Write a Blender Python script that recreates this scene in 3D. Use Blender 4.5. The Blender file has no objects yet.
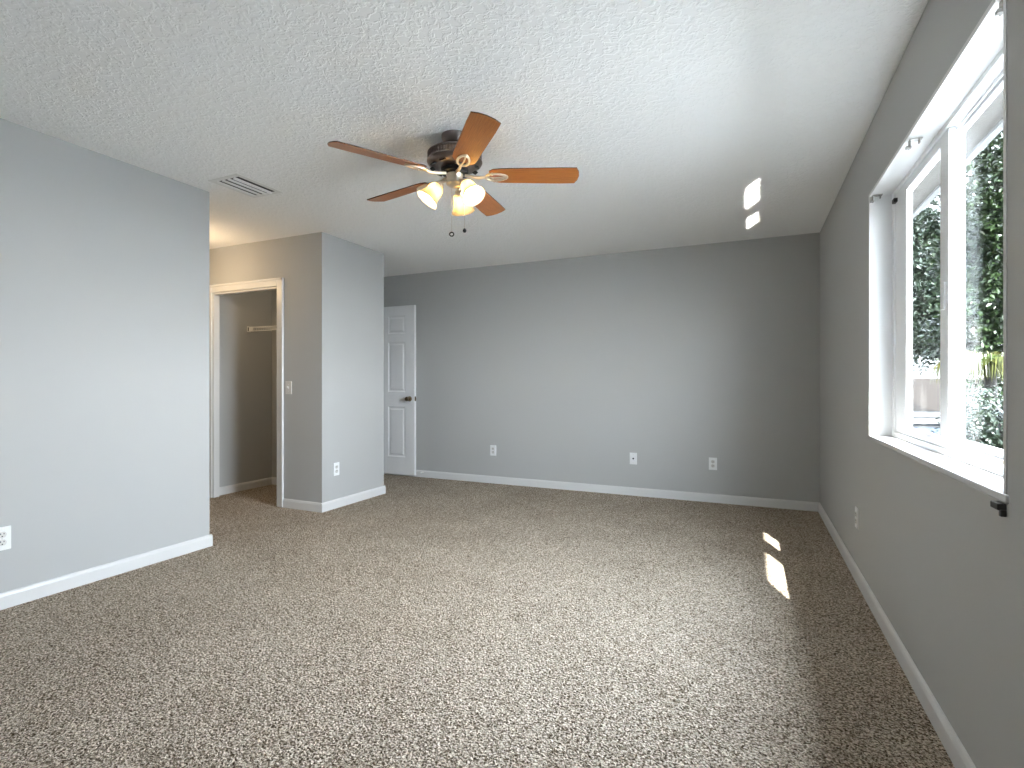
import bpy, bmesh, math, random
from mathutils import Vector, Matrix
random.seed(7)
C = bpy.context.scene.collection
PI = math.pi
R = math.radians

# ------------------------------------------------------------------ camera
CAM_H, YAW, FPX = 1.1245, 24.2645, 526.4
cd = bpy.data.cameras.new('camera')
cam = bpy.data.objects.new('camera', cd)
C.objects.link(cam)
cd.sensor_fit = 'HORIZONTAL'
cd.sensor_width = 36.0
cd.lens = 36.0 * FPX / 1024.0
cd.shift_y = -0.001
cd.clip_start = 0.02
cd.clip_end = 300
cam.location = (0, 0, CAM_H)
cam.rotation_euler = (PI / 2, 0, R(YAW))
bpy.context.scene.camera = cam

# ------------------------------------------------------------------ view, world, sun
sc = bpy.context.scene
sc.view_settings.view_transform = 'Standard'
sc.view_settings.look = 'None'
sc.view_settings.exposure = 2.25
sc.view_settings.gamma = 1.0
sc.view_settings.use_curve_mapping = False
cy = sc.cycles
cy.use_denoising = True
cy.max_bounces = 14
cy.diffuse_bounces = 8
cy.glossy_bounces = 4
cy.transmission_bounces = 6
cy.transparent_max_bounces = 16
cy.caustics_reflective = False
cy.caustics_refractive = False
cy.sample_clamp_indirect = 8.0

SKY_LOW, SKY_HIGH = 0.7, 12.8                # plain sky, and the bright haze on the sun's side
SUN = 8.0
SUN_DIR = Vector((-1, 2.6, -2.33))

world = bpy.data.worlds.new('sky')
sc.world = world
world.use_nodes = True
nt = world.node_tree
nt.nodes.clear()
wo = nt.nodes.new('ShaderNodeOutputWorld')
bg = nt.nodes.new('ShaderNodeBackground')
tc = nt.nodes.new('ShaderNodeTexCoord')
sx = nt.nodes.new('ShaderNodeSeparateXYZ')
rp = nt.nodes.new('ShaderNodeValToRGB')
rp.color_ramp.elements[0].position = 0.0
rp.color_ramp.elements[0].color = (0.88, 0.93, 1.0, 1)
rp.color_ramp.elements[1].position = 0.7
rp.color_ramp.elements[1].color = (0.74, 0.85, 1.0, 1)
nt.links.new(tc.outputs['Generated'], sx.inputs[0])
nt.links.new(sx.outputs['Z'], rp.inputs[0])
nt.links.new(rp.outputs[0], bg.inputs['Color'])
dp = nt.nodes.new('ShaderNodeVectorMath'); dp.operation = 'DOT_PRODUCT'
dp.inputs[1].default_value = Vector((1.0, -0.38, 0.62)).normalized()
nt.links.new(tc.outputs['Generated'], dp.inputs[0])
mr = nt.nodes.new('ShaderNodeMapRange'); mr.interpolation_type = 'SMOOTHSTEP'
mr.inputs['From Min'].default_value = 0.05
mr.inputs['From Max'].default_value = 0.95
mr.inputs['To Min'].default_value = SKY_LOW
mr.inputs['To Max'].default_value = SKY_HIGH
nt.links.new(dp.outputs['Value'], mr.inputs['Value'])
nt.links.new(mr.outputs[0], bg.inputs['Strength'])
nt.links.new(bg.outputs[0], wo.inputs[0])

sl = bpy.data.lights.new('sun', 'SUN')
sl.energy = SUN
sl.angle = R(0.53)
sl.color = (1.0, 0.97, 0.92)
so = bpy.data.objects.new('sun', sl)
C.objects.link(so)
so.rotation_euler = SUN_DIR.to_track_quat('-Z', 'Y').to_euler()
so.location = (6, -12, 14)

# portal: only guides the sampling of the sky through the window opening
pl = bpy.data.lights.new('window_portal', 'AREA')
pl.shape = 'RECTANGLE'
pl.size = 1.60
pl.size_y = 1.24
pl.cycles.is_portal = True
po = bpy.data.objects.new('window_portal', pl)
C.objects.link(po)
po.location = (0.755, 2.43, 1.46)
po.rotation_euler = Vector((-1, 0, 0)).to_track_quat('-Z', 'Z').to_euler()

# ------------------------------------------------------------------ materials
def mat(name, col, rough=0.6, metal=0.0, spec=0.5):
    m = bpy.data.materials.new(name)
    m.use_nodes = True
    b = m.node_tree.nodes['Principled BSDF']
    b.inputs['Base Color'].default_value = (*col, 1)
    b.inputs['Roughness'].default_value = rough
    b.inputs['Metallic'].default_value = metal
    b.inputs['Specular IOR Level'].default_value = spec
    return m

def N(m, t, **kw):
    n = m.node_tree.nodes.new(t)
    for k, v in kw.items():
        setattr(n, k, v)
    return n

def L(m, a, b):
    m.node_tree.links.new(a, b)

def noise_bump(m, scale, strength, dist, detail=3.0, ramp=None):
    b = m.node_tree.nodes['Principled BSDF']
    t = N(m, 'ShaderNodeTexCoord')
    n = N(m, 'ShaderNodeTexNoise')
    n.inputs['Scale'].default_value = scale
    n.inputs['Detail'].default_value = detail
    L(m, t.outputs['Object'], n.inputs['Vector'])
    h = n.outputs['Fac']
    if ramp:
        r = N(m, 'ShaderNodeValToRGB')
        r.color_ramp.elements[0].position = ramp[0]
        r.color_ramp.elements[1].position = ramp[1]
        L(m, h, r.inputs[0])
        h = r.outputs[0]
    bp = N(m, 'ShaderNodeBump')
    bp.inputs['Strength'].default_value = strength
    bp.inputs['Distance'].default_value = dist
    L(m, h, bp.inputs['Height'])
    L(m, bp.outputs[0], b.inputs['Normal'])
    return n

M = {}
M['wall'] = mat('grey_wall_paint', (0.465, 0.47, 0.465), 0.75, spec=0.25)
noise_bump(M['wall'], 90, 0.12, 0.002, 4)
M['ceil'] = mat('white_ceiling_texture', (0.90, 0.90, 0.89), 0.85, spec=0.2)
n_ = noise_bump(M['ceil'], 34, 0.42, 0.006, 3, (0.46, 0.60))
n_.inputs['Distortion'].default_value = 0.9
M['trim'] = mat('white_trim_paint', (0.70, 0.70, 0.695), 0.35)
noise_bump(M['trim'], 40, 0.03, 0.001)
M['door'] = mat('white_door_paint', (0.84, 0.845, 0.85), 0.4)
noise_bump(M['door'], 60, 0.05, 0.001)
M['vinyl'] = mat('white_window_vinyl', (0.80, 0.81, 0.82), 0.3)
noise_bump(M['vinyl'], 30, 0.02, 0.001)
M['sill'] = mat('white_marble_sill', (0.66, 0.66, 0.665), 0.22)
noise_bump(M['sill'], 12, 0.02, 0.001)
M['plate'] = mat('white_plastic_plate', (0.82, 0.83, 0.83), 0.35)
noise_bump(M['plate'], 50, 0.02, 0.0005)
M['almond'] = mat('pale_plastic_plate', (0.66, 0.65, 0.62), 0.35)
noise_bump(M['almond'], 50, 0.02, 0.0005)
M['slot'] = mat('dark_slot', (0.03, 0.03, 0.032), 0.6)
noise_bump(M['slot'], 50, 0.02, 0.0005)
M['black'] = mat('black_plastic', (0.012, 0.012, 0.013), 0.5)
noise_bump(M['black'], 50, 0.02, 0.0005)
M['pewter'] = mat('antique_pewter_metal', (0.20, 0.165, 0.15), 0.3, 0.9)
noise_bump(M['pewter'], 70, 0.08, 0.001)
M['nickel'] = mat('brushed_nickel', (0.66, 0.60, 0.52), 0.28, 1.0)
noise_bump(M['nickel'], 120, 0.05, 0.0005)
M['cream'] = mat('warm_lit_nickel', (0.80, 0.70, 0.55), 0.4, 0.6)  # brushed nickel, with its warm reflection put into the colour
noise_bump(M['cream'], 80, 0.05, 0.0005)
M['brass'] = mat('antique_brass_knob', (0.34, 0.26, 0.17), 0.25, 1.0)
noise_bump(M['brass'], 80, 0.03, 0.0005)
M['ventm'] = mat('white_vent_enamel', (0.76, 0.76, 0.74), 0.4)
noise_bump(M['ventm'], 50, 0.02, 0.0005)
M['wire'] = mat('white_coated_wire', (0.80, 0.79, 0.75), 0.35)
noise_bump(M['wire'], 80, 0.02, 0.0005)
M['clear'] = mat('clear_plastic', (0.34, 0.33, 0.31), 0.2)
noise_bump(M['clear'], 50, 0.02, 0.0005)

# carpet: cut pile with colour fleck; dark flecks paint the shade between tufts
m = M['carpet'] = mat('beige_frieze_carpet', (0.35, 0.3, 0.24), 1.0, spec=0.0)
b = m.node_tree.nodes['Principled BSDF']
t = N(m, 'ShaderNodeTexCoord')
v1 = N(m, 'ShaderNodeTexVoronoi'); v1.inputs['Scale'].default_value = 105
n0 = N(m, 'ShaderNodeTexNoise'); n0.inputs['Scale'].default_value = 60; n0.inputs['Detail'].default_value = 2
mixv = N(m, 'ShaderNodeMixRGB'); mixv.blend_type = 'ADD'; mixv.inputs[0].default_value = 0.02
L(m, t.outputs['Object'], n0.inputs['Vector'])
L(m, t.outputs['Object'], mixv.inputs[1]); L(m, n0.outputs['Color'], mixv.inputs[2])
L(m, mixv.outputs[0], v1.inputs['Vector'])
n1 = N(m, 'ShaderNodeTexNoise'); n1.inputs['Scale'].default_value = 125; n1.inputs['Detail'].default_value = 4
L(m, t.outputs['Object'], n1.inputs['Vector'])
v2 = N(m, 'ShaderNodeTexVoronoi'); v2.inputs['Scale'].default_value = 190
L(m, mixv.outputs[0], v2.inputs['Vector'])
sv = N(m, 'ShaderNodeSeparateColor'); L(m, v2.outputs['Color'], sv.inputs[0])
mf = N(m, 'ShaderNodeMix'); mf.inputs[0].default_value = 0.30
L(m, n1.outputs['Fac'], mf.inputs[2]); L(m, sv.outputs[0], mf.inputs[3])
r1 = N(m, 'ShaderNodeValToRGB')
e = r1.color_ramp.elements
e[0].position = 0.35; e[0].color = (0.085, 0.060, 0.036, 1)
e[1].position = 0.72; e[1].color = (0.93, 0.83, 0.70, 1)
x = e.new(0.46); x.color = (0.36, 0.292, 0.222, 1)
x = e.new(0.56); x.color = (0.62, 0.525, 0.425, 1)
L(m, mf.outputs[0], r1.inputs[0])
n2 = N(m, 'ShaderNodeTexNoise'); n2.inputs['Scale'].default_value = 2.2; n2.inputs['Detail'].default_value = 4
L(m, t.outputs['Object'], n2.inputs['Vector'])
r2 = N(m, 'ShaderNodeValToRGB')
r2.color_ramp.elements[0].position = 0.3; r2.color_ramp.elements[0].color = (0.86, 0.85, 0.84, 1)
r2.color_ramp.elements[1].position = 0.65; r2.color_ramp.elements[1].color = (1, 1, 1, 1)
L(m, n2.outputs['Fac'], r2.inputs[0])
mm = N(m, 'ShaderNodeMixRGB'); mm.blend_type = 'MULTIPLY'; mm.inputs[0].default_value = 1
L(m, r1.outputs[0], mm.inputs[1]); L(m, r2.outputs[0], mm.inputs[2])
L(m, mm.outputs[0], b.inputs['Base Color'])
ad = N(m, 'ShaderNodeMath'); ad.operation = 'SUBTRACT'
L(m, n1.outputs['Fac'], ad.inputs[0]); L(m, v1.outputs['Distance'], ad.inputs[1])
bp = N(m, 'ShaderNodeBump'); bp.inputs['Strength'].default_value = 0.9; bp.inputs['Distance'].default_value = 0.012
L(m, ad.outputs[0], bp.inputs['Height']); L(m, bp.outputs[0], b.inputs['Normal'])

# cherry wood of the fan blades
m = M['wood'] = mat('cherry_wood', (0.30, 0.10, 0.035), 0.3)
b = m.node_tree.nodes['Principled BSDF']
t = N(m, 'ShaderNodeTexCoord'); mp = N(m, 'ShaderNodeMapping')
mp.inputs['Scale'].default_value = (3, 40, 40)
nn = N(m, 'ShaderNodeTexNoise'); nn.inputs['Scale'].default_value = 1.6; nn.inputs['Detail'].default_value = 5
L(m, t.outputs['Generated'], mp.inputs[0]); L(m, mp.outputs[0], nn.inputs['Vector'])
rr = N(m, 'ShaderNodeValToRGB')
rr.color_ramp.elements[0].position = 0.3; rr.color_ramp.elements[0].color = (0.33, 0.095, 0.020, 1)
rr.color_ramp.elements[1].position = 0.7; rr.color_ramp.elements[1].color = (0.56, 0.20, 0.042, 1)
L(m, nn.outputs['Fac'], rr.inputs[0]); L(m, rr.outputs[0], b.inputs['Base Color'])
M['wood_edge'] = mat('dark_blade_edge', (0.05, 0.018, 0.009), 0.45)
noise_bump(M['wood_edge'], 60, 0.05, 0.0005)

# frosted glass lamp shade
m = M['frost'] = bpy.data.materials.new('frosted_lamp_glass'); m.use_nodes = True
m.node_tree.nodes.clear()
o = N(m, 'ShaderNodeOutputMaterial')
df = N(m, 'ShaderNodeBsdfDiffuse'); df.inputs[0].default_value = (0.62, 0.56, 0.44, 1)
tr = N(m, 'ShaderNodeBsdfTranslucent'); tr.inputs[0].default_value = (0.36, 0.29, 0.17, 1)
gl = N(m, 'ShaderNodeBsdfGlossy'); gl.inputs['Roughness'].default_value = 0.25
nz = N(m, 'ShaderNodeTexNoise'); nz.inputs['Scale'].default_value = 25
tc_ = N(m, 'ShaderNodeTexCoord'); L(m, tc_.outputs['Object'], nz.inputs['Vector'])
rz = N(m, 'ShaderNodeMapRange'); rz.inputs['To Min'].default_value = 0.55; rz.inputs['To Max'].default_value = 0.75
L(m, nz.outputs['Fac'], rz.inputs[0])
m1 = N(m, 'ShaderNodeMixShader'); L(m, rz.outputs[0], m1.inputs[0]); L(m, df.outputs[0], m1.inputs[1]); L(m, tr.outputs[0], m1.inputs[2])
m2 = N(m, 'ShaderNodeMixShader'); m2.inputs[0].default_value = 0.06; L(m, m1.outputs[0], m2.inputs[1]); L(m, gl.outputs[0], m2.inputs[2])
L(m, m2.outputs[0], o.inputs[0])

def emis(name, col, s):
    m = bpy.data.materials.new(name); m.use_nodes = True
    m.node_tree.nodes.clear()
    o = N(m, 'ShaderNodeOutputMaterial'); e = N(m, 'ShaderNodeEmission')
    e.inputs[0].default_value = (*col, 1); e.inputs[1].default_value = s
    L(m, e.outputs[0], o.inputs[0]); return m
M['bulb'] = emis('lit_bulb', (1.0, 0.87, 0.66), 92.0)

# window glass: clear with Fresnel reflection
m = M['glass'] = bpy.data.materials.new('clear_window_glass'); m.use_nodes = True
m.node_tree.nodes.clear()
o = N(m, 'ShaderNodeOutputMaterial')
tp = N(m, 'ShaderNodeBsdfTransparent'); tp.inputs[0].default_value = (0.97, 0.985, 0.98, 1)
gs = N(m, 'ShaderNodeBsdfGlossy'); gs.inputs['Roughness'].default_value = 0.0
lw = N(m, 'ShaderNodeLayerWeight'); lw.inputs['Blend'].default_value = 0.5
pw = N(m, 'ShaderNodeMath'); pw.operation = 'POWER'; pw.inputs[1].default_value = 5
ma = N(m, 'ShaderNodeMath'); ma.operation = 'MULTIPLY_ADD'; ma.inputs[1].default_value = 0.07; ma.inputs[2].default_value = 0.012
L(m, lw.outputs['Facing'], pw.inputs[0]); L(m, pw.outputs[0], ma.inputs[0])
mx = N(m, 'ShaderNodeMixShader')
L(m, ma.outputs[0], mx.inputs[0]); L(m, tp.outputs[0], mx.inputs[1]); L(m, gs.outputs[0], mx.inputs[2])
L(m, mx.outputs[0], o.inputs[0])

def leafmat(name, c1, c2, rough=0.35):
    m = mat(name, c1, rough, spec=0.45)
    b = m.node_tree.nodes['Principled BSDF']
    t = N(m, 'ShaderNodeTexCoord')
    n = N(m, 'ShaderNodeTexNoise'); n.inputs['Scale'].default_value = 3.5; n.inputs['Detail'].default_value = 5
    L(m, t.outputs['Object'], n.inputs['Vector'])
    r = N(m, 'ShaderNodeValToRGB')
    r.color_ramp.elements[0].position = 0.35; r.color_ramp.elements[0].color = (*c1, 1)
    r.color_ramp.elements[1].position = 0.65; r.color_ramp.elements[1].color = (*c2, 1)
    L(m, n.outputs['Fac'], r.inputs[0]); L(m, r.outputs[0], b.inputs['Base Color'])
    return m
M['leaf'] = leafmat('dark_green_leaf', (0.004, 0.009, 0.003), (0.017, 0.031, 0.008))
M['leaf2'] = leafmat('grey_green_leaf', (0.005, 0.011, 0.006), (0.020, 0.029, 0.016))
M['frond'] = leafmat('yellow_green_frond', (0.022, 0.034, 0.006), (0.075, 0.070, 0.012))
M['bark'] = mat('grey_brown_bark', (0.014, 0.012, 0.010), 0.9)
noise_bump(M['bark'], 12, 0.6, 0.03)
M['stucco'] = mat('tan_soffit_board', (0.085, 0.079, 0.072), 0.8, spec=0.1)
noise_bump(M['stucco'], 60, 0.8, 0.006, 4)
M['fascia'] = mat('white_fascia', (0.13, 0.13, 0.128), 0.6, spec=0.1)
noise_bump(M['fascia'], 20, 0.05, 0.002)
M['roofing'] = mat('tan_roof_shingle', (0.022, 0.019, 0.017), 0.9, spec=0.0)
noise_bump(M['roofing'], 25, 0.4, 0.02)
M['housewall'] = mat('blue_grey_house_wall', (0.015, 0.0175, 0.021), 0.8, spec=0.0)
noise_bump(M['housewall'], 30, 0.2, 0.01)
M['housefascia'] = mat('white_house_trim', (0.075, 0.075, 0.075), 0.7, spec=0.0)
noise_bump(M['housefascia'], 20, 0.1, 0.004)
M['houseglass'] = mat('blue_house_window', (0.02, 0.04, 0.08), 0.1)
noise_bump(M['houseglass'], 5, 0.02, 0.002)
M['lawn'] = mat('pale_concrete_drive', (0.62, 0.62, 0.62), 0.95)
noise_bump(M['lawn'], 18, 0.6, 0.03)
M['grass'] = mat('short_lawn', (0.088, 0.088, 0.084), 0.95, spec=0.1)
noise_bump(M['grass'], 25, 0.6, 0.03)
M['extwall'] = mat('pale_exterior_stucco', (0.45, 0.43, 0.40), 0.9)
noise_bump(M['extwall'], 60, 0.5, 0.005)

# ------------------------------------------------------------------ helpers
def new():
    return bmesh.new()

def box(bm, a, b, bev=0.0, seg=2, rot=None):
    x0, y0, z0 = a; x1, y1, z1 = b
    r = bmesh.ops.create_cube(bm, size=1.0)
    vs = r['verts']
    for v in vs:
        v.co = Vector(((x0 + x1) / 2 + v.co.x * (x1 - x0), (y0 + y1) / 2 + v.co.y * (y1 - y0), (z0 + z1) / 2 + v.co.z * (z1 - z0)))
    if rot is not None:
        for v in vs:
            v.co = rot @ v.co
    if bev > 0:
        es = list({e for v in vs for e in v.link_edges})
        bmesh.ops.bevel(bm, geom=es, offset=bev, segments=seg, affect='EDGES', profile=0.5)

def frame_axes(d):
    d = d.normalized()
    u = d.orthogonal().normalized()
    return u, d.cross(u).normalized()

def tube(bm, pts, rad, seg=10, cap=True, closed=False):
    pts = [Vector(p) for p in pts]
    n = len(pts)
    rads = rad if isinstance(rad, (list, tuple)) else [rad] * n
    rings = []
    u = None
    for i, p in enumerate(pts):
        if closed:
            d = pts[(i + 1) % n] - pts[i - 1]
        else:
            d = pts[min(i + 1, n - 1)] - pts[max(i - 1, 0)]
        d.normalize()
        if u is None:
            u = d.orthogonal().normalized()
        else:
            u = (u - d * u.dot(d)).normalized()
        w = d.cross(u)
        rings.append([bm.verts.new(p + (u * math.cos(2 * PI * k / seg) + w * math.sin(2 * PI * k / seg)) * rads[i]) for k in range(seg)])
    m_ = n if closed else n - 1
    for i in range(m_):
        a, b = rings[i], rings[(i + 1) % n]
        for k in range(seg):
            bm.faces.new((a[k], a[(k + 1) % seg], b[(k + 1) % seg], b[k]))
    if cap and not closed:
        bm.faces.new(rings[0][::-1]); bm.faces.new(rings[-1])

def lathe(bm, prof, seg=40, mtx=None, cap=True):
    """prof: list of (r, z) along +Z"""
    mtx = mtx or Matrix.Identity(4)
    rings = []
    for r, z in prof:
        if r < 1e-5:
            rings.append([bm.verts.new(mtx @ Vector((0, 0, z)))])
        else:
            rings.append([bm.verts.new(mtx @ Vector((r * math.cos(2 * PI * k / seg), r * math.sin(2 * PI * k / seg), z))) for k in range(seg)])
    for a, b in zip(rings[:-1], rings[1:]):
        for k in range(seg):
            q = (k + 1) % seg
            if len(a) == 1 and len(b) == 1:
                continue
            if len(a) == 1:
                bm.faces.new((a[0], b[k], b[q]))
            elif len(b) == 1:
                bm.faces.new((a[k], b[0], a[q]))
            else:
                bm.faces.new((a[k], a[q], b[q], b[k]))
    if cap:
        if len(rings[0]) > 1: bm.faces.new(rings[0][::-1])
        if len(rings[-1]) > 1: bm.faces.new(rings[-1])

def prism(bm, poly, thick, mtx=None):
    """poly: 2-D outline in XY, extruded from z=0 to thick"""
    mtx = mtx or Matrix.Identity(4)
    lo = [bm.verts.new(mtx @ Vector((p[0], p[1], 0))) for p in poly]
    hi = [bm.verts.new(mtx @ Vector((p[0], p[1], thick))) for p in poly]
    n = len(poly)
    bm.faces.new(lo[::-1]); bm.faces.new(hi)
    for i in range(n):
        j = (i + 1) % n
        bm.faces.new((lo[i], lo[j], hi[j], hi[i]))

def mk(name, bm, m, parent=None, smooth=False, kind=None):
    bmesh.ops.recalc_face_normals(bm, faces=bm.faces[:])
    me = bpy.data.meshes.new(name)
    bm.to_mesh(me); bm.free()
    me.materials.append(m)
    if smooth:
        for p in me.polygons: p.use_smooth = True
        try:
            me.set_sharp_from_angle(angle=R(38))
        except Exception:
            pass
    o = bpy.data.objects.new(name, me)
    C.objects.link(o)
    if parent is not None: o.parent = parent
    if kind: o['kind'] = kind
    return o

def struct(name, bm, m, smooth=False):
    return mk(name, bm, m, None, smooth, 'structure')

def tag(o, label, cat, group=None):
    o['label'] = label; o['category'] = cat
    if group: o['group'] = group
    return o

def thing(name, label, cat, loc=(0, 0, 0), rz=0.0, group=None):
    o = bpy.data.objects.new(name, None)
    C.objects.link(o)
    o.empty_display_size = 0.1
    o.location = loc; o.rotation_euler = (0, 0, rz)
    return tag(o, label, cat, group)

# ------------------------------------------------------------------ room shell
H = 2.44
XR, YF, XL, YL, YB, YC = 0.562, 5.300, -3.391, 2.450, 3.498, 4.347
Y0 = -0.55
WY0, WY1, WZ0, WZ1 = 1.645, 3.214, 0.838, 2.080       # window opening
CX0, CX1, CZ = -4.797, -3.916, 2.005                  # closet doorway
XE = -4.52                                            # entry wall

bm = new(); box(bm, (-6.4, Y0 - .2, -0.2), (XR + .173, YF + .2, 0)); struct('floor', bm, M['carpet'])
bm = new(); box(bm, (-6.4, Y0 - .2, H), (XR + .173, YF + .2, H + .25)); struct('ceiling', bm, M['ceil'])

bm = new()                                             # wall with the window
box(bm, (XR, Y0 - .2, 0), (XR + .173, WY0, H))
box(bm, (XR, WY1, 0), (XR + .173, YF + .2, H))
box(bm, (XR, WY0, 0), (XR + .173, WY1, WZ0))
box(bm, (XR, WY0, WZ1), (XR + .173, WY1, H))
struct('wall_right', bm, M['wall'])
bm = new(); box(bm, (-6.4, YF, 0), (XR, YF + .2, H)); struct('wall_far', bm, M['wall'])
bm = new(); box(bm, (XL - .15, Y0 - .2, 0), (XR, Y0, H)); struct('wall_back', bm, M['wall'])
bm = new()
box(bm, (XL - .15, Y0, 0), (XL, YL, H))
struct('wall_left', bm, M['wall'])
bm = new(); box(bm, (-6.4, YL - .15, 0), (XL - .15, YL, H)); box(bm, (-6.4, YL, 0), (-6.25, YB, H)); struct('wall_passage', bm, M['wall'])
bm = new()                                             # closet front with its doorway
box(bm, (-6.4, YB, 0), (CX0, YB + .06, H))
box(bm, (CX0, YB, CZ), (CX1, YB + .06, H))
box(bm, (CX1, YB, 0), (XL, YB + .06, H))
struct('wall_closet', bm, M['wall'])
bm = new()                                             # closet block side and back
box(bm, (XL - .13, YB + .06, 0), (XL, YC, H))
struct('wall_block', bm, M['wall'])
bm = new()
box(bm, (-6.0, YC - .107, 0), (XL - .13, YC, H))
box(bm, (-4.99, YB + .06, 0), (-4.84, YC - .107, H))
struct('wall_closet_inner', bm, M['wall'])
bm = new()                                             # entry doorway wall and the hall beyond
box(bm, (XE - .14, YC, 0), (XE, YC + .05, H))
box(bm, (XE - .14, YC + .05, 2.07), (XE, YF - .05, H))
box(bm, (XE - .14, YF - .05, 0), (XE, YF, H))
box(bm, (-6.1, YC, 0), (-6.0, YF, H))
struct('wall_entry', bm, M['wall'])

# baseboards -----------------------------------------------------------
BH, BT = 0.080, 0.014
def base_run(bm, p, q, nrm):
    """profiled board along p->q on the wall, nrm points into the room"""
    p = Vector((*p, 0)); q = Vector((*q, 0)); n = Vector((*nrm, 0))
    prof = [(0, 0), (BT, 0), (BT, BH - .018), (BT - .004, BH - .006), (BT - .009, BH), (0, BH)]
    a = [bm.verts.new(p + n * d + Vector((0, 0, z))) for d, z in prof]
    b = [bm.verts.new(q + n * d + Vector((0, 0, z))) for d, z in prof]
    k = len(prof)
    for i in range(k):
        j = (i + 1) % k
        bm.faces.new((a[i], a[j], b[j], b[i]))
    bm.faces.new(a[::-1]); bm.faces.new(b)
def board(name, runs):
    bm = new()
    for r in runs: base_run(bm, *r)
    struct(name, bm, M['trim'])
board('baseboard_left', [((XL, Y0), (XL, YL + BT), (1, 0)), ((-6.25, YL), (XL, YL), (0, 1))])
board('baseboard_closet', [((CX1 + .074, YB), (XL, YB), (0, -1)), ((-6.25, YB), (CX0 - .074, YB), (0, -1))])
board('baseboard_block', [((XL, YB - BT), (XL, YC + BT), (1, 0)), ((XE, YC), (XL, YC), (0, 1))])
board('baseboard_far', [((XE, YF), (XR, YF), (0, -1))])
board('baseboard_right', [((XR, Y0), (XR, YF), (-1, 0))])
board('baseboard_back', [((XL, Y0), (XR, Y0), (0, 1))])
board('baseboard_closet_inner', [((-4.84, YB + .06), (-4.84, YC - .107), (1, 0)), ((-4.84, YC - .107), (XL - .13, YC - .107), (0, -1))])

# closet doorway casing -----------------------------------------------
bm = new()
cw, ct = 0.074, 0.016
for xa, xb, s in ((CX0 - cw, CX0, 1), (CX1, CX1 + cw, -1)):
    box(bm, (xa, YB - ct, 0), (xb, YB, CZ + cw), 0.004)
    xi = xb - .022 if s == 1 else xa
    xo = xa if s == 1 else xb - .02
    box(bm, (xo, YB - ct - .006, 0), (xo + .02, YB - ct + .002, CZ + cw), 0.003)
box(bm, (CX0, YB - ct, CZ), (CX1, YB, CZ + cw), 0.004)
box(bm, (CX0 - cw, YB - ct - .006, CZ + cw - .02), (CX1 + cw, YB - ct + .002, CZ + cw), 0.003)
box(bm, (CX0, YB, 0), (CX0 + .018, YB + .062, CZ), 0.002)
box(bm, (CX1 - .018, YB, 0), (CX1, YB + .062, CZ), 0.002)
box(bm, (CX0 + .018, YB, CZ - .018), (CX1 - .018, YB + .062, CZ), 0.002)
struct('trim_1', bm, M['trim'])
bm = new()                                            # entry doorway jamb
box(bm, (XE - .14, YC + .05, 0), (XE + .012, YC + .07, 2.07), 0.002)
box(bm, (XE - .14, YF - .07, 0), (XE + .012, YF - .05, 2.07), 0.002)
box(bm, (XE - .14, YC + .07, 2.05), (XE + .012, YF - .07, 2.07), 0.002)
struct('trim_2', bm, M['trim'])

# ------------------------------------------------------------------ window
win = bpy.data.objects.new('window_1', None); C.objects.link(win)
win['kind'] = 'structure'
FX0, FX1 = 0.656, 0.728
bm = new()
fw, fn, fh = 0.046, 0.026, 0.020
box(bm, (FX0, WY0, WZ0), (FX1, WY0 + fn, WZ1), 0.003)
box(bm, (FX0, WY1 - fw, WZ0), (FX1, WY1, WZ1), 0.003)
box(bm, (FX0, WY0 + fn, WZ1 - fh), (FX1, WY1 - fw, WZ1), 0.003)
box(bm, (FX0, WY0 + fn, WZ0), (FX1, WY1 - fw, WZ0 + .044), 0.003)
# track fins between the two sashes
box(bm, (0.691, WY0 + fn, WZ0 + .044), (0.697, WY1 - fw, WZ0 + .056))
box(bm, (0.691, WY0 + fn, WZ1 - .030), (0.697, WY1 - fw, WZ1 - fh))
mk('frame', bm, M['vinyl'], win)
def sash(name, x0, x1, y0, y1, z0, z1, sf, sn, rb, rt):
    bm = new()
    box(bm, (x0, y0, z0), (x1, y0 + sn, z1), 0.003)
    box(bm, (x0, y1 - sf, z0), (x1, y1, z1), 0.003)
    box(bm, (x0, y0 + sn, z0), (x1, y1 - sf, z0 + rb), 0.003)
    box(bm, (x0, y0 + sn, z1 - rt), (x1, y1 - sf, z1), 0.003)
    s = mk(name, bm, M['vinyl'], win)
    xm = (x0 + x1) / 2
    bm = new()
    box(bm, (xm - .003, y0 + sn, z0 + rb), (xm + .003, y1 - sf, z1 - rt))
    mk('pane', bm, M['glass'], s)
    return s
s1 = sash('sash', 0.664, 0.688, 2.412, WY1 - fw + .002, WZ0 + .046, WZ1 - fh - .002, 0.190, 0.092, 0.034, 0.036)
s2 = sash('sash', 0.700, 0.722, WY0 + fn - .002, 2.565, WZ0 + .046, WZ1 - fh - .002, 0.125, 0.030, 0.034, 0.018)
bm = new(); box(bm, (0.658, 2.440, 1.40), (0.664, 2.468, 1.50), 0.002); mk('latch', bm, M['vinyl'], s1)
bm = new(); box(bm, (0.647, WY1 - .085, 2.014), (0.664, WY1 - .045, 2.034), 0.003); mk('vent_stop', bm, M['black'], win)

bm = new()                                            # white reveal lining, and the marble sill
box(bm, (XR - .002, WY1 - .004, WZ0), (FX0 + .01, WY1 + .012, WZ1 + .012))
box(bm, (XR - .002, WY0 - .012, WZ0), (FX0 + .01, WY0 + .004, WZ1 + .012))
box(bm, (XR - .002, WY0 + .004, WZ1 - .004), (FX0 + .01, WY1 - .004, WZ1 + .012))
struct('trim_3', bm, M['trim'])
bm = new()
box(bm, (XR - .006, WY0 - .022, WZ0 - .002), (FX0 + .006, WY1 + .022, WZ0 + .020), 0.004)
sill = struct('window_sill', bm, M['sill'])

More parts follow.
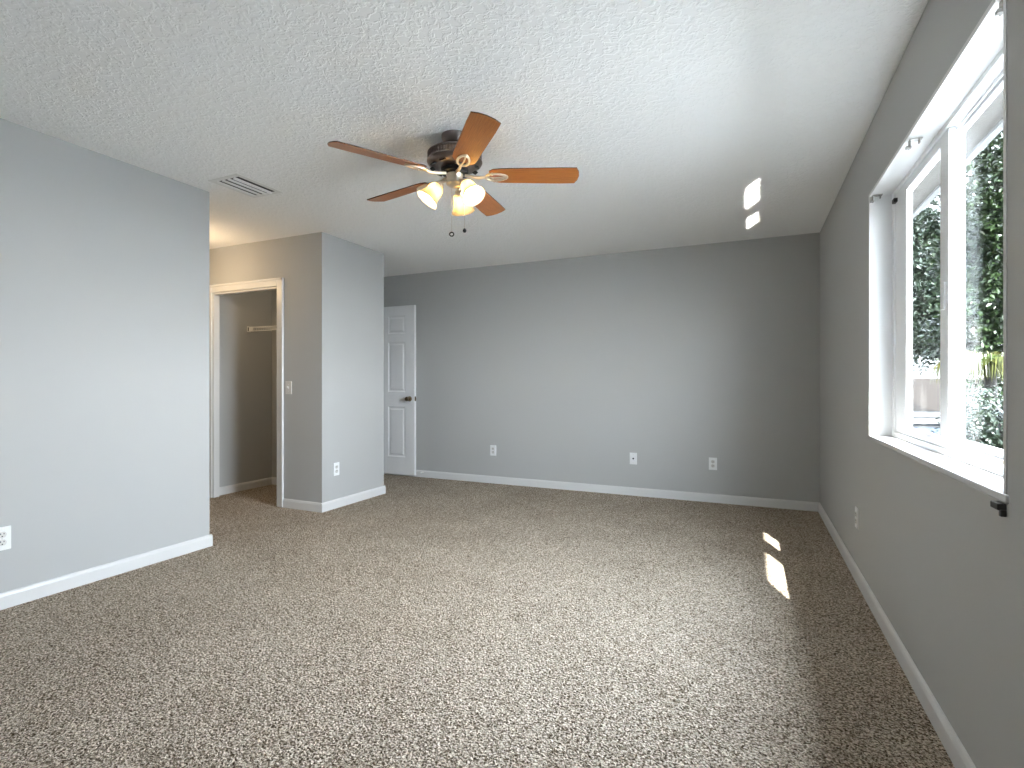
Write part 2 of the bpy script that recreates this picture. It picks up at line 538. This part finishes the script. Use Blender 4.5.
# ------------------------------------------------------------------ entry door, open against the far wall
door = bpy.data.objects.new('door_1', None); C.objects.link(door)
door['kind'] = 'structure'
DW, DX1, DY, DZ0, DZ1, DT = 0.86, -3.636, 5.238, 0.022, 2.055, 0.035
DX0 = DX1 - DW
def panel_face(bm, x0, x1, z0, z1, y):
    """a moulded panel: sunk groove and raised centre, on the face at y (towards -Y)"""
    rings = [(0.0, 0.0), (0.010, 0.007), (0.022, 0.009), (0.040, 0.002)]
    vs = []
    for ins, dep in rings:
        vs.append([bm.verts.new((px, y + dep, pz)) for px, pz in ((x0 + ins, z0 + ins), (x1 - ins, z0 + ins), (x1 - ins, z1 - ins), (x0 + ins, z1 - ins))])
    for a, b in zip(vs[:-1], vs[1:]):
        for i in range(4):
            j = (i + 1) % 4
            bm.faces.new((a[i], a[j], b[j], b[i]))
    bm.faces.new(vs[-1])
bm = new()
st = 0.130; mul = 0.090
pw_ = (DW - 2 * st - mul) / 2
cols = [(DX0 + st, DX0 + st + pw_), (DX1 - st - pw_, DX1 - st)]
rows = [(0.231, 0.839), (1.017, 1.620), (1.720, 1.938)]
xs = sorted({DX0, DX1, *[c for p in cols for c in p]})
zs = sorted({DZ0, DZ1, *[r for p in rows for r in p]})
fy = DY
for i in range(len(xs) - 1):
    for j in range(len(zs) - 1):
        if (xs[i], xs[i + 1]) in cols and (zs[j], zs[j + 1]) in rows:
            panel_face(bm, xs[i], xs[i + 1], zs[j], zs[j + 1], fy)
        else:
            bm.faces.new([bm.verts.new((px, fy, pz)) for px, pz in ((xs[i], zs[j]), (xs[i + 1], zs[j]), (xs[i + 1], zs[j + 1]), (xs[i], zs[j + 1]))])
yb = DY + DT
for q in (((DX0, yb), (DX1, yb)), ((DX0, fy), (DX0, yb)), ((DX1, fy), (DX1, yb))):
    (xa, ya), (xb, yb_) = q
    bm.faces.new([bm.verts.new(v) for v in ((xa, ya, DZ0), (xb, yb_, DZ0), (xb, yb_, DZ1), (xa, ya, DZ1))])
for z in (DZ0, DZ1):
    bm.faces.new([bm.verts.new(v) for v in ((DX0, fy, z), (DX1, fy, z), (DX1, yb, z), (DX0, yb, z))])
bmesh.ops.remove_doubles(bm, verts=bm.verts[:], dist=1e-5)
mk('door_leaf', bm, M['door'], door)
KX, KZ = DX1 - .068, 0.935
def ymtx(x, y, z, s=-1):
    return Matrix.Translation((x, y, z)) @ Matrix.Rotation(R(90) * (1 if s < 0 else -1), 4, 'X')
bm = new(); lathe(bm, [(0.0, 0.0), (.032, 0), (.032, .004), (.026, .009), (.012, .012), (.011, .030), (.018, .036), (.0265, .046), (.028, .056), (.024, .066), (.012, .072), (0, .073)], 28, ymtx(KX, DY, KZ))
mk('door_knob', bm, M['brass'], door, True)
bm = new(); box(bm, (DX1 - .001, DY + .005, KZ - .028), (DX1 + .002, DY + .030, KZ + .028), 0.0008); box(bm, (DX1, DY + .012, KZ - .008), (DX1 + .009, DY + .024, KZ + .008), 0.002)
mk('latch_plate', bm, M['brass'], door)
for hz in (0.25, 1.05, 1.85):
    bm = new(); tube(bm, [(DX0 - .006, DY - .004, hz - .045), (DX0 - .006, DY - .004, hz + .045)], 0.006, 10); box(bm, (DX0 - .012, DY - .003, hz - .045), (DX0 + .030, DY, hz + .045))
    mk('hinge', bm, M['brass'], door)

# ------------------------------------------------------------------ wall plates
def rounded(bm, w, h, t, r=0.004):
    box(bm, (-w / 2, -t, -h / 2), (w / 2, 0, h / 2), 0.0018, 2)
def plate_root(name, label, cat, loc, rz, m, group=None, w=0.072, h=0.116):
    t = thing(name, label, cat, loc, rz, group)
    bm = new(); rounded(bm, w, h, 0.007); mk('cover_plate', bm, m, t)
    return t
def screw(t, z, m):
    bm = new(); lathe(bm, [(0, 0), (.0035, 0), (.0035, .0012), (0, .0016)], 12, ymtx(0, -.007, z)); mk('screw', bm, m, t)
def outlet(label, loc, rz):
    t = plate_root('power_outlet', label, 'outlet', loc, rz, M['plate'], 'wall outlets around the room')
    for z in (0.0195, -0.0195):
        bm = new()
        prof = [(.0172 * math.cos(a), max(-.0145, min(.0145, .0172 * math.sin(a)))) for a in [2 * PI * k / 24 for k in range(24)]]
        prism(bm, prof, 0.0025, ymtx(0, -.0068, z))
        rc = mk('receptacle', bm, M['almond'], t)
        bm = new()
        box(bm, (-.0078, -.0101, z + .0005), (-.0050, -.0088, z + .0095))
        box(bm, (.0050, -.0101, z + .0015), (.0078, -.0088, z + .0088))
        lathe(bm, [(0, 0), (.0030, 0), (.0030, .0013), (0, .0013)], 12, ymtx(0, -.0088, z - .0072))
        mk('slots', bm, M['slot'], rc)
    screw(t, 0, M['almond'])
    return t
# rz turns the plate's -Y face into the room
outlet('white power outlet low on the left wall, cut by the picture edge', (XL, 1.343, 0.350), R(90))
outlet('white power outlet on the bluish grey side of the closet block', (XL, 3.669, 0.350), R(90))
outlet('white power outlet on the far wall, the one nearest the open door', (-2.619, YF, 0.368), 0)
outlet('white power outlet on the far wall, the one nearest the window wall', (-0.312, YF, 0.364), 0)
outlet('white power outlet below and beyond the window on the right wall', (XR, 3.543, 0.356), R(-90))

t = plate_root('cable_jack', 'white cable jack plate with one dark hole between two far wall outlets', 'cable jack', (-1.057, YF, 0.369), 0, M['plate'])
bm = new(); lathe(bm, [(0, 0), (.0085, 0), (.0085, .003), (.0055, .003), (.0055, .011), (0, .011)], 18, ymtx(0, -.007, 0)); mk('connector', bm, M['slot'], t, True)
screw(t, .042, M['almond']); screw(t, -.042, M['almond'])

t = plate_root('light_switch', 'pale toggle light switch on the grey wall beside the closet doorway', 'light switch', (-3.7805, YB, 1.082), 0, M['almond'])
bm = new(); box(bm, (-.0052, -.0085, -.012), (.0052, -.0068, .012), .0006); mk('bezel', bm, M['plate'], t)
bm = new(); box(bm, (-.004, -.018, -.004), (.004, -.008, .004), .0012, 2, Matrix.Translation((0, -.006, .0)) @ Matrix.Rotation(R(-28), 4, 'X')); mk('toggle', bm, M['plate'], t)
screw(t, .030, M['plate']); screw(t, -.030, M['plate'])

t = thing('door_stop', 'small white door stop on the far baseboard beside the open door', 'door stop', (-3.545, YF - BT, 0.062))
bm = new(); lathe(bm, [(0, 0), (.009, 0), (.009, .004), (.005, .006), (.005, .040)], 12, ymtx(0, 0, 0), True); mk('shaft', bm, M['wire'], t, True)
bm = new(); lathe(bm, [(0, 0), (.008, 0), (.009, .006), (.006, .012), (0, .013)], 12, ymtx(0, -.040, 0)); mk('bumper', bm, M['plate'], t, True)

# ------------------------------------------------------------------ ceiling air vent
VX0, VX1, VY0, VY1 = -3.205, -2.930, 2.305, 2.656
vt = thing('air_vent', 'white ceiling air vent with long curved louvres near the left wall corner', 'air vent', ((VX0 + VX1) / 2, (VY0 + VY1) / 2, H))
hx, hy = (VX1 - VX0) / 2, (VY1 - VY0) / 2
bm = new()
fl = 0.034
box(bm, (-hx, -hy, -.003), (-hx + fl, hy, 0), .001); box(bm, (hx - fl, -hy, -.003), (hx, hy, 0), .001)
box(bm, (-hx + fl, -hy, -.003), (hx - fl, -hy + fl, 0), .001); box(bm, (-hx + fl, hy - fl, -.003), (hx - fl, hy, 0), .001)
mk('frame', bm, M['ventm'], vt)
bm = new(); box(bm, (-hx + fl, -hy + fl, -.0015), (hx - fl, hy - fl, -.0003)); mk('duct_opening', bm, M['slot'], vt)
nsl = 4
for i in range(nsl):
    cx = -hx + fl + (2 * hx - 2 * fl) * (i + .30) / nsl
    bm = new()
    prof = []
    for k in range(9):
        a = k / 8
        prof.append((cx + .006 - .012 * a * a, -.001 - (.014 if i == nsl - 1 else .0105) * a))
    up = [(x_ - .0026, z_ + .0008) for x_, z_ in prof]
    pts = prof + up[::-1]
    lo = [bm.verts.new((x_, -hy + fl * .8, z_)) for x_, z_ in pts]
    hi = [bm.verts.new((x_, hy - fl * .8, z_)) for x_, z_ in pts]
    nP = len(pts)
    for k in range(nP):
        j = (k + 1) % nP
        bm.faces.new((lo[k], lo[j], hi[j], hi[k]))
    bm.faces.new(lo[::-1]); bm.faces.new(hi)
    mk('louvre', bm, M['ventm'], vt)

# ------------------------------------------------------------------ ceiling fan
FX, FY = -1.43, 2.43
fan = thing('ceiling_fan', 'five blade cherry wood ceiling fan with pewter motor and three lit lamps', 'ceiling fan', (FX, FY, H))
bm = new(); lathe(bm, [(0, 0), (.070, 0), (.070, -.012), (.064, -.030), (.052, -.046), (.030, -.056), (.024, -.060), (.024, -.085), (0, -.085)], 40)
mk('canopy', bm, M['pewter'], fan, True)
bm = new()
lathe(bm, [(0, -.078), (.060, -.078), (.105, -.082), (.134, -.090), (.144, -.098), (.144, -.103), (.139, -.106), (.139, -.131), (.145, -.134), (.147, -.142), (.142, -.151), (.124, -.164), (.096, -.174), (.072, -.179), (0, -.179)], 56)
for k in range(56):                                   # ribbed band
    a = 2 * PI * k / 56
    box(bm, (.136, -.0035, -.130), (.1435, .0035, -.107), 0, 1, Matrix.Rotation(a, 4, 'Z'))
motor = mk('motor_housing', bm, M['pewter'], fan, True)
for k in range(10):                                   # vent openings on the underside
    bm = new()
    a = 2 * PI * (k + .5) / 10
    q = Matrix.Rotation(a, 4, 'Z') @ Matrix.Translation((.115, 0, -.1690)) @ Matrix.Rotation(R(22), 4, 'Y')
    box(bm, (-.016, -.016, -.003), (.016, .016, .003), .001, 1, q)
    mk('vent_opening', bm, M['black'], motor)
bm = new(); lathe(bm, [(0, -.178), (.070, -.178), (.072, -.184), (.072, -.200), (.066, -.206), (0, -.206)], 40)
mk('flywheel', bm, M['black'], fan, True)
bm = new(); lathe(bm, [(0, -.205), (.043, -.205), (.046, -.211), (.043, -.216), (.042, -.250), (.046, -.255), (.043, -.262), (.030, -.270), (.012, -.274), (0, -.275)], 36)
mk('switch_housing', bm, M['nickel'], fan, True)

ZB = -.215
outline = [(.185, -.040), (.205, -.054), (.245, -.060), (.560, -.067), (.642, -.066), (.656, -.036), (.661, 0), (.656, .036), (.642, .066), (.560, .067), (.245, .060), (.205, .054), (.185, .040)]
for k in range(5):
    ang = R(24 + 72 * k)
    mt = Matrix.Rotation(ang, 4, 'Z') @ Matrix.Translation((0, 0, ZB)) @ Matrix.Rotation(R(-12.5), 4, 'X')
    bl = bpy.data.objects.new('blade', None)
    bm = new()
    prism(bm, outline, 0.006)
    bmesh.ops.bevel(bm, geom=[e for e in bm.edges if abs(e.verts[0].co.z - e.verts[1].co.z) < 1e-6], offset=.0012, segments=1, affect='EDGES')
    bl = mk('blade', bm, M['wood'], fan)
    bl.matrix_local = mt
    bm = new()                                        # dark edge band
    o2 = [(x_ + (.0008 if x_ > .3 else -.0008), y_ * 1.012) for x_, y_ in outline]
    lo = [bm.verts.new((x_, y_, .0012)) for x_, y_ in o2]; hi = [bm.verts.new((x_, y_, .0062)) for x_, y_ in o2]
    for i in range(len(o2)):
        j = (i + 1) % len(o2)
        bm.faces.new((lo[i], lo[j], hi[j], hi[i]))
    bm.faces.new(hi)
    mk('edge_band', bm, M['wood_edge'], bl)
    bm = new()                                        # blade iron with an open loop
    tube(bm, [(.055, 0, .006), (.095, 0, -.004), (.130, 0, -.010), (.165, 0, -.008)], [.009, .008, .008, .007], 10)
    loop = []
    for q in range(28):
        a = 2 * PI * q / 28
        loop.append((.222 + .058 * math.cos(a), (.028 - .006 * math.cos(a)) * math.sin(a), -.006))
    tube(bm, loop, .0062, 8, closed=True)
    tube(bm, [(.165, 0, -.006), (.215, .004, -.007), (.278, 0, -.006)], [.005, .004, .005], 8)
    for sx_, sy_ in ((.200, .026), (.200, -.026), (.278, 0)):
        lathe(bm, [(0, -.0135), (.006, -.0125), (.007, -.010), (.007, .0)], 10, Matrix.Translation((sx_, sy_, 0)))
    mk('blade_iron', bm, M['cream'], bl, True)

LAMP_A = (102, -18, -138)
for a in LAMP_A:
    rot = Matrix.Rotation(R(a), 4, 'Z')
    bm = new()
    tube(bm, [rot @ Vector(p) for p in ((.020, 0, -.254), (.048, 0, -.246), (.068, 0, -.252), (.076, 0, -.270))], [.0075, .0075, .0075, .0085], 10)
    arm = mk('lamp_arm', bm, M['nickel'], fan, True)
    ax = (rot @ Vector((math.sin(R(38)), 0, -math.cos(R(38))))).normalized()
    base = rot @ Vector((.074, 0, -.262))
    mtx = Matrix.Translation(base) @ ax.to_track_quat('Z', 'Y').to_matrix().to_4x4()
    bm = new(); lathe(bm, [(0, 0), (.018, 0), (.024, .006), (.025, .024), (.022, .028), (0, .028)], 24, mtx)
    mk('socket_cup', bm, M['nickel'], arm, True)
    bm = new()
    prof = [(.023, .022), (.033, .026), (.0385, .038), (.0405, .055), (.043, .075), (.049, .095), (.058, .110), (.066, .120)]
    inner = [(r_ - .003, z_ + .0005) for r_, z_ in prof][::-1]
    lathe(bm, prof + inner, 36, mtx, False)
    sh = mk('lamp_shade', bm, M['frost'], fan, True)
    bm = new(); lathe(bm, [(0, .030), (.012, .030), (.013, .045), (.020, .056), (.0235, .070), (.020, .084), (.010, .092), (0, .094)], 20, mtx)
    mk('bulb', bm, M['bulb'], sh, True)

for (cx, cy_, z1, ring) in ((-.034, .026, -.503, True), (.040, .036, -.488, False)):
    bm = new(); tube(bm, [(cx * .8, cy_ * .8, -.240), (cx, cy_, -.252), (cx, cy_, z1)], .0011, 6)
    ch = mk('pull_chain', bm, M['nickel'], fan, True)
    bm = new()
    if ring:
        tube(bm, [(cx + .011 * math.cos(2 * PI * q / 18) * .91, cy_ + .011 * math.cos(2 * PI * q / 18) * .41, z1 - .010 + .010 * math.sin(2 * PI * q / 18)) for q in range(18)], .0036, 8, closed=True)
        mk('pull_ring', bm, M['black'], ch, True)
    else:
        lathe(bm, [(0, z1 + .002), (.004, z1), (.0095, z1 - .008), (.010, z1 - .014), (.006, z1 - .021), (0, z1 - .022)], 16, Matrix.Translation((cx, cy_, 0)))
        mk('pull_knob', bm, M['black'], ch, True)

# ------------------------------------------------------------------ blind brackets on the window head
def bracket(label, y, xr=0.590):
    t = thing('blind_bracket', label, 'bracket', (xr, y, WZ1 - .004), 0, 'blind brackets on the window head')
    bm = new()
    box(bm, (-.020, -.014, -.004), (.022, .014, 0), .001)
    box(bm, (-.020, -.014, -.034), (-.016, .014, -.002), .001)
    mk('bracket_plate', bm, M['clear'], t)
    bm = new(); box(bm, (-.030, -.008, -.034), (-.012, .008, -.024), .002); mk('clip_tab', bm, M['clear'], t)
    bm = new(); box(bm, (.012, -.010, -.018), (.016, .010, -.003), .001); mk('back_stop', bm, M['clear'], t)
bracket('small clear blind bracket at the far top corner of the window recess', WY1 - .024)
bracket('small clear blind bracket under the middle of the window recess top', 2.52)
bracket('small clear blind bracket at the near top end of the window recess', WY0 + .045)
t = thing('sill_block', 'small black block under the near end of the white window sill', 'clip', (XR - .008, 1.655, WZ0 - .004))  # plain black block with a tail below the sill end
bm = new(); box(bm, (-.010, -.020, -.016), (.008, .022, 0), .002); mk('block_body', bm, M['black'], t)
bm = new(); box(bm, (-.006, -.026, -.030), (.006, -.014, -.014), .002); mk('block_tail', bm, M['black'], t)

# ------------------------------------------------------------------ closet wire shelf
ws = thing('wire_shelf', 'white wire shelf with end bracket high inside the closet', 'shelf', (-4.84, 3.935, 1.70))
sx1, sy1 = (XL - .13) + 4.84, (YC - .107) - 3.935
bm = new()
for z in (.012, -.028):
    tube(bm, [(.012, 0, z), (sx1 - .006, 0, z)], .0042, 8)
tube(bm, [(.012, sy1 - .006, .012), (sx1 - .006, sy1 - .006, .012)], .0035, 8)
mk('rails', bm, M['wire'], ws, True)
bm = new()
x_ = .05
while x_ < sx1 - .02:
    tube(bm, [(x_, sy1 - .006, .016), (x_, 0, .016), (x_, -.002, -.028)], .0018, 5)
    x_ += .0254
o_ = mk('deck_wires', bm, M['wire'], ws); o_['kind'] = 'stuff'
bm = new()
box(bm, (.0, -.014, -.038), (.014, .022, .022), .003)
box(bm, (.014, -.008, -.034), (.075, .008, .018), .003)
mk('end_bracket', bm, M['wire'], ws)
bm = new(); box(bm, (.0142, -.016, -.026), (.019, -.006, .012), .001); mk('bracket_slot', bm, M['slot'], ws)

# ------------------------------------------------------------------ lamps that stay out of the picture
def area(name, loc, direction, sx_, sy_, e_, col, spread=180, up='Y'):
    d = bpy.data.lights.new(name, 'AREA'); d.shape = 'RECTANGLE'; d.size = sx_; d.size_y = sy_
    d.energy = e_; d.color = col; d.spread = R(spread)
    o = bpy.data.objects.new(name, d); C.objects.link(o); o.location = loc
    o.rotation_euler = Vector(direction).to_track_quat('-Z', up).to_euler()
    return o
pt = bpy.data.lights.new('passage_lamp', 'POINT'); pt.energy = 2.3; pt.color = (1.0, 0.72, 0.42); pt.shadow_soft_size = 0.07
po2 = bpy.data.objects.new('passage_lamp', pt); C.objects.link(po2); po2.location = (-4.50, 2.96, 2.08)

cl = bpy.data.lights.new('closet_fill', 'POINT'); cl.energy = 0.55; cl.color = (1.0, 0.80, 0.56); cl.shadow_soft_size = 0.06  # unseen fill light, added to brighten the closet
clo = bpy.data.objects.new('closet_fill', cl); C.objects.link(clo); clo.location = (-4.05, 3.86, 2.36)

# added lamps standing in for sun thrown up to the ceiling by the polished sill
BD = Vector((-.585, 1.90, 1.58)).normalized()
def glint(P, Q, Rr, S, strips, e_):
    """patch PQRS on the ceiling, as thin strips of lamp light just above the sill, imitating reflected sun"""
    P, Q, Rr, S = [Vector((*p, H)) for p in (P, Q, Rr, S)]
    for i in range(strips):
        f = (i + .5) / strips
        a = P.lerp(Q, f); b_ = S.lerp(Rr, f)
        mid = (a + b_) / 2
        v = b_ - a; vp = v - BD * v.dot(BD)
        u = (Q - P) / strips; up_ = u - BD * u.dot(BD)
        wdt = (up_ - vp.normalized() * up_.dot(vp.normalized())).length
        o = area('sill_glint', mid - BD * (H - (WZ0 + .10)) / BD.z, BD, wdt, vp.length, e_ * wdt * vp.length, (1, .97, .92), 0.7)
        z_ = -BD; y_ = vp.normalized(); x__ = y_.cross(z_).normalized()
        mx_ = Matrix((x__, y_, z_)).transposed()
        o.rotation_euler = mx_.to_euler()
glint((-.030, 3.92), (.058, 3.73), (.066, 4.275), (-.023, 4.485), 5, 4.5)
glint((-.020, 4.62), (.068, 4.45), (.072, 4.71), (-.018, 4.94), 5, 4.5)

# ------------------------------------------------------------------ outside
bm = new()
box(bm, (XR + .173, -3, 2.352), (1.080, 8, 2.372))
struct('trim_4', bm, M['stucco'])                      # soffit
bm = new()
box(bm, (1.070, -3, 2.335), (1.105, 8, 2.56), .002)
struct('trim_5', bm, M['fascia'])
bm = new()                                            # roof above, house wall below
box(bm, (-7, -3, 2.70), (1.08, 8, 2.80))
struct('roof', bm, M['roofing'])
bm = new(); box(bm, (-60, -60, -2.95), (80, 90, -2.75)); struct('ground', bm, M['lawn'])
bm = new(); box(bm, (-8, -40, -2.80), (7.5, 60, -2.735)); struct('lawn', bm, M['grass'])

cy_, sy_ = math.cos(R(YAW)), math.sin(R(YAW))
def at(px, py, d):
    r_ = (px - 512) / FPX * d
    return Vector((cy_ * r_ - sy_ * d, sy_ * r_ + cy_ * d, CAM_H - (py - 383) / FPX * d))

def leaf_mesh(name, clumps, count, size, m, parent, flat=0.75, seed=1):
    rnd = random.Random(seed)
    vs, fs = [], []
    tot = sum(c[1].x * c[1].z for c in clumps)
    for c, r_ in clumps:
        k = int(count * r_.x * r_.z / tot)
        for _ in range(k):
            while True:
                p = Vector((rnd.uniform(-1, 1), rnd.uniform(-1, 1), rnd.uniform(-1, 1)))
                if p.length <= 1: break
            if rnd.random() < .65: p = p.normalized() * rnd.uniform(.75, 1.0)
            p = c + Vector((p.x * r_.x, p.y * r_.y, p.z * r_.z))
            s = size * rnd.uniform(.6, 1.35)
            d = Vector((rnd.gauss(0, 1), rnd.gauss(0, 1), rnd.gauss(-.4, .7))).normalized()
            n = Vector((rnd.gauss(0, .6), rnd.gauss(0, .6), 1)).normalized()
            w = d.cross(n).normalized(); n = w.cross(d).normalized()
            i = len(vs)
            vs += [p, p + d * s * .45 + w * s * .26 + n * s * .06, p + d * s, p + d * s * .45 - w * s * .26 + n * s * .06, p + d * s * .5]
            fs += [(i, i + 1, i + 4), (i + 1, i + 2, i + 4), (i + 2, i + 3, i + 4), (i + 3, i, i + 4)]
    me = bpy.data.meshes.new(name); me.from_pydata([tuple(v) for v in vs], [], fs)
    me.materials.append(m)
    o = bpy.data.objects.new(name, me); C.objects.link(o); o.parent = parent
    return o

def tree(name, label, cat, root, crown, rad, nclump, count, size, m, trunk_r=.14, seed=3, group=None, clump=(.45, .95)):
    rnd = random.Random(seed)
    t = thing(name, label, cat, root, 0, group)
    cc = crown - root
    cl = []
    for i in range(nclump):
        while True:
            p = Vector((rnd.uniform(-1, 1), rnd.uniform(-1, 1), rnd.uniform(-1, 1)))
            if p.length < 1: break
        r_ = rnd.uniform(*clump)
        cl.append((cc + Vector((p.x * rad.x, p.y * rad.y, p.z * rad.z)), Vector((r_, r_, r_ * .8))))
    bm = new()
    top = cc + Vector((0, 0, rad.z * .3))
    tube(bm, [(0, 0, 0), cc * .35 + Vector((.08, .05, 0)), cc * .7, top], [trunk_r, trunk_r * .8, trunk_r * .6, trunk_r * .25], 10)
    mk('trunk', bm, M['bark'], t, True)
    bm = new()
    for c_, r_ in cl[::3]:
        a = cc * (.55 + .35 * rnd.random())
        tube(bm, [a, (a + c_) / 2 + Vector((0, 0, -.15)), c_], [trunk_r * .35, trunk_r * .22, .012], 6)
    mk('branches', bm, M['bark'], t, True)
    leaf_mesh('foliage', cl, count, size, m, t, seed=seed)
    return t

g = -2.75
def ground_at(px, d):
    v = at(px, 383, d); v.z = g; return v
tree('leafy_tree', 'tall dark green leafy tree outside the near window pane', 'tree',
     ground_at(1030, 8.4), at(1042, 270, 8.4), Vector((1.25, .9, 2.6)), 170, 62000, .10, M['leaf'], seed=5, clump=(.32, .6))
tree('leafy_tree', 'grey green leafy tree farther off above the neighbouring roof', 'tree',
     ground_at(964, 13.2), at(936, 290, 13.2), Vector((1.5, .8, 1.9)), 70, 36000, .13, M['leaf2'], seed=11, clump=(.4, .8))
tree('tall_shrub', 'grey green bush at the bottom of the near window pane', 'shrub',
     ground_at(1012, 6.0), at(1006, 462, 5.6), Vector((.42, .3, .66)), 34, 22000, .055, M['leaf2'], .05, seed=21, clump=(.28, .45))

# palm
pr = ground_at(990, 6.6)
pal = thing('palm', 'yellow green palm fronds between the leafy tree and the bush', 'palm', pr)
hub = at(990, 366, 6.6) - pr
bm = new(); tube(bm, [(0, 0, 0), hub * .5 + Vector((.05, 0, 0)), hub], [.10, .08, .06], 12); mk('trunk', bm, M['bark'], pal, True)
rnd = random.Random(4)
for k in range(13):
    a = 2 * PI * k / 13 + rnd.uniform(-.2, .2)
    up = rnd.uniform(.16, .34); out = rnd.uniform(.30, .58)
    bm = new()
    rach = []
    for q in range(9):
        f = q / 8
        rach.append(hub + Vector((out * f * math.cos(a), out * f * math.sin(a), up * (2.2 * f - 2.0 * f * f) )))
    tube(bm, rach, [.009 - .0008 * q for q in range(9)], 6)
    for q in range(1, 9):
        for h_ in range(3):
            f = h_ / 3
            p = rach[q - 1].lerp(rach[q], f)
            d = (rach[q] - rach[q - 1]).normalized()
            s_ = d.cross(Vector((0, 0, 1))).normalized()
            ll = rnd.uniform(.36, .52) * (1 - .35 * abs((q + f) / 9 - .5))
            for sg in (1, -1):
                d1 = (s_ * sg * .55 + d * .55 + Vector((0, 0, -.15))).normalized()
                d2 = (s_ * sg * .25 + d * .30 + Vector((0, 0, -1.1))).normalized()
                mid = p + d1 * ll * .35; tip = mid + d2 * ll * .65
                wv = d1.cross(d2).normalized() * .010
                va, vb = bm.verts.new(p - wv * .5), bm.verts.new(p + wv * .5)
                vc, vd = bm.verts.new(mid + wv), bm.verts.new(mid - wv)
                ve = bm.verts.new(tip)
                bm.faces.new((va, vb, vc, vd)); bm.faces.new((vd, vc, ve))
    mk('frond', bm, M['frond'], pal)

# neighbouring house, lying lower than this upper floor
hd = 16.0
ho = at(950, 383, hd); ho.z = g
nh = thing('neighbouring_house', 'neighbouring house with tan roof and white eave seen through the far pane', 'house', ho, R(YAW))
ez = 0.27 - g
bm = new(); box(bm, (-3.2, .5, 0), (9, 7.5, ez - .40)); mk('wall', bm, M['housewall'], nh)
bm = new(); box(bm, (-3.7, 0, ez - .19), (9.4, .06, ez), .01); box(bm, (-3.7, .06, ez - .40), (9.4, .5, ez - .20), .01)
mk('eave_fascia', bm, M['housefascia'], nh)
bm = new()
rz_ = 1.30 - g
for (a, b_) in (((-3.8, -.05, ez), (-1.6, 3.6, rz_)),):
    vlo = [bm.verts.new(p) for p in ((-3.8, -.06, ez), (9.5, -.06, ez), (9.5, 8, ez), (-3.8, 8, ez))]
    vhi = [bm.verts.new(p) for p in ((-.8, 3.9, rz_), (6.5, 3.9, rz_))]
    bm.faces.new((vlo[0], vlo[1], vhi[1], vhi[0])); bm.faces.new((vlo[1], vlo[2], vhi[1])); bm.faces.new((vlo[2], vlo[3], vhi[0], vhi[1])); bm.faces.new((vlo[3], vlo[0], vhi[0]))
    bm.faces.new(vlo[::-1])
mk('roof', bm, M['roofing'], nh)
bm = new(); box(bm, (-.80, .46, ez - 1.55), (.10, .52, ez - .48), .01); w_ = mk('window', bm, M['housefascia'], nh)
bm = new(); box(bm, (-.74, .44, ez - 1.49), (.04, .48, ez - .54)); mk('pane', bm, M['houseglass'], w_)
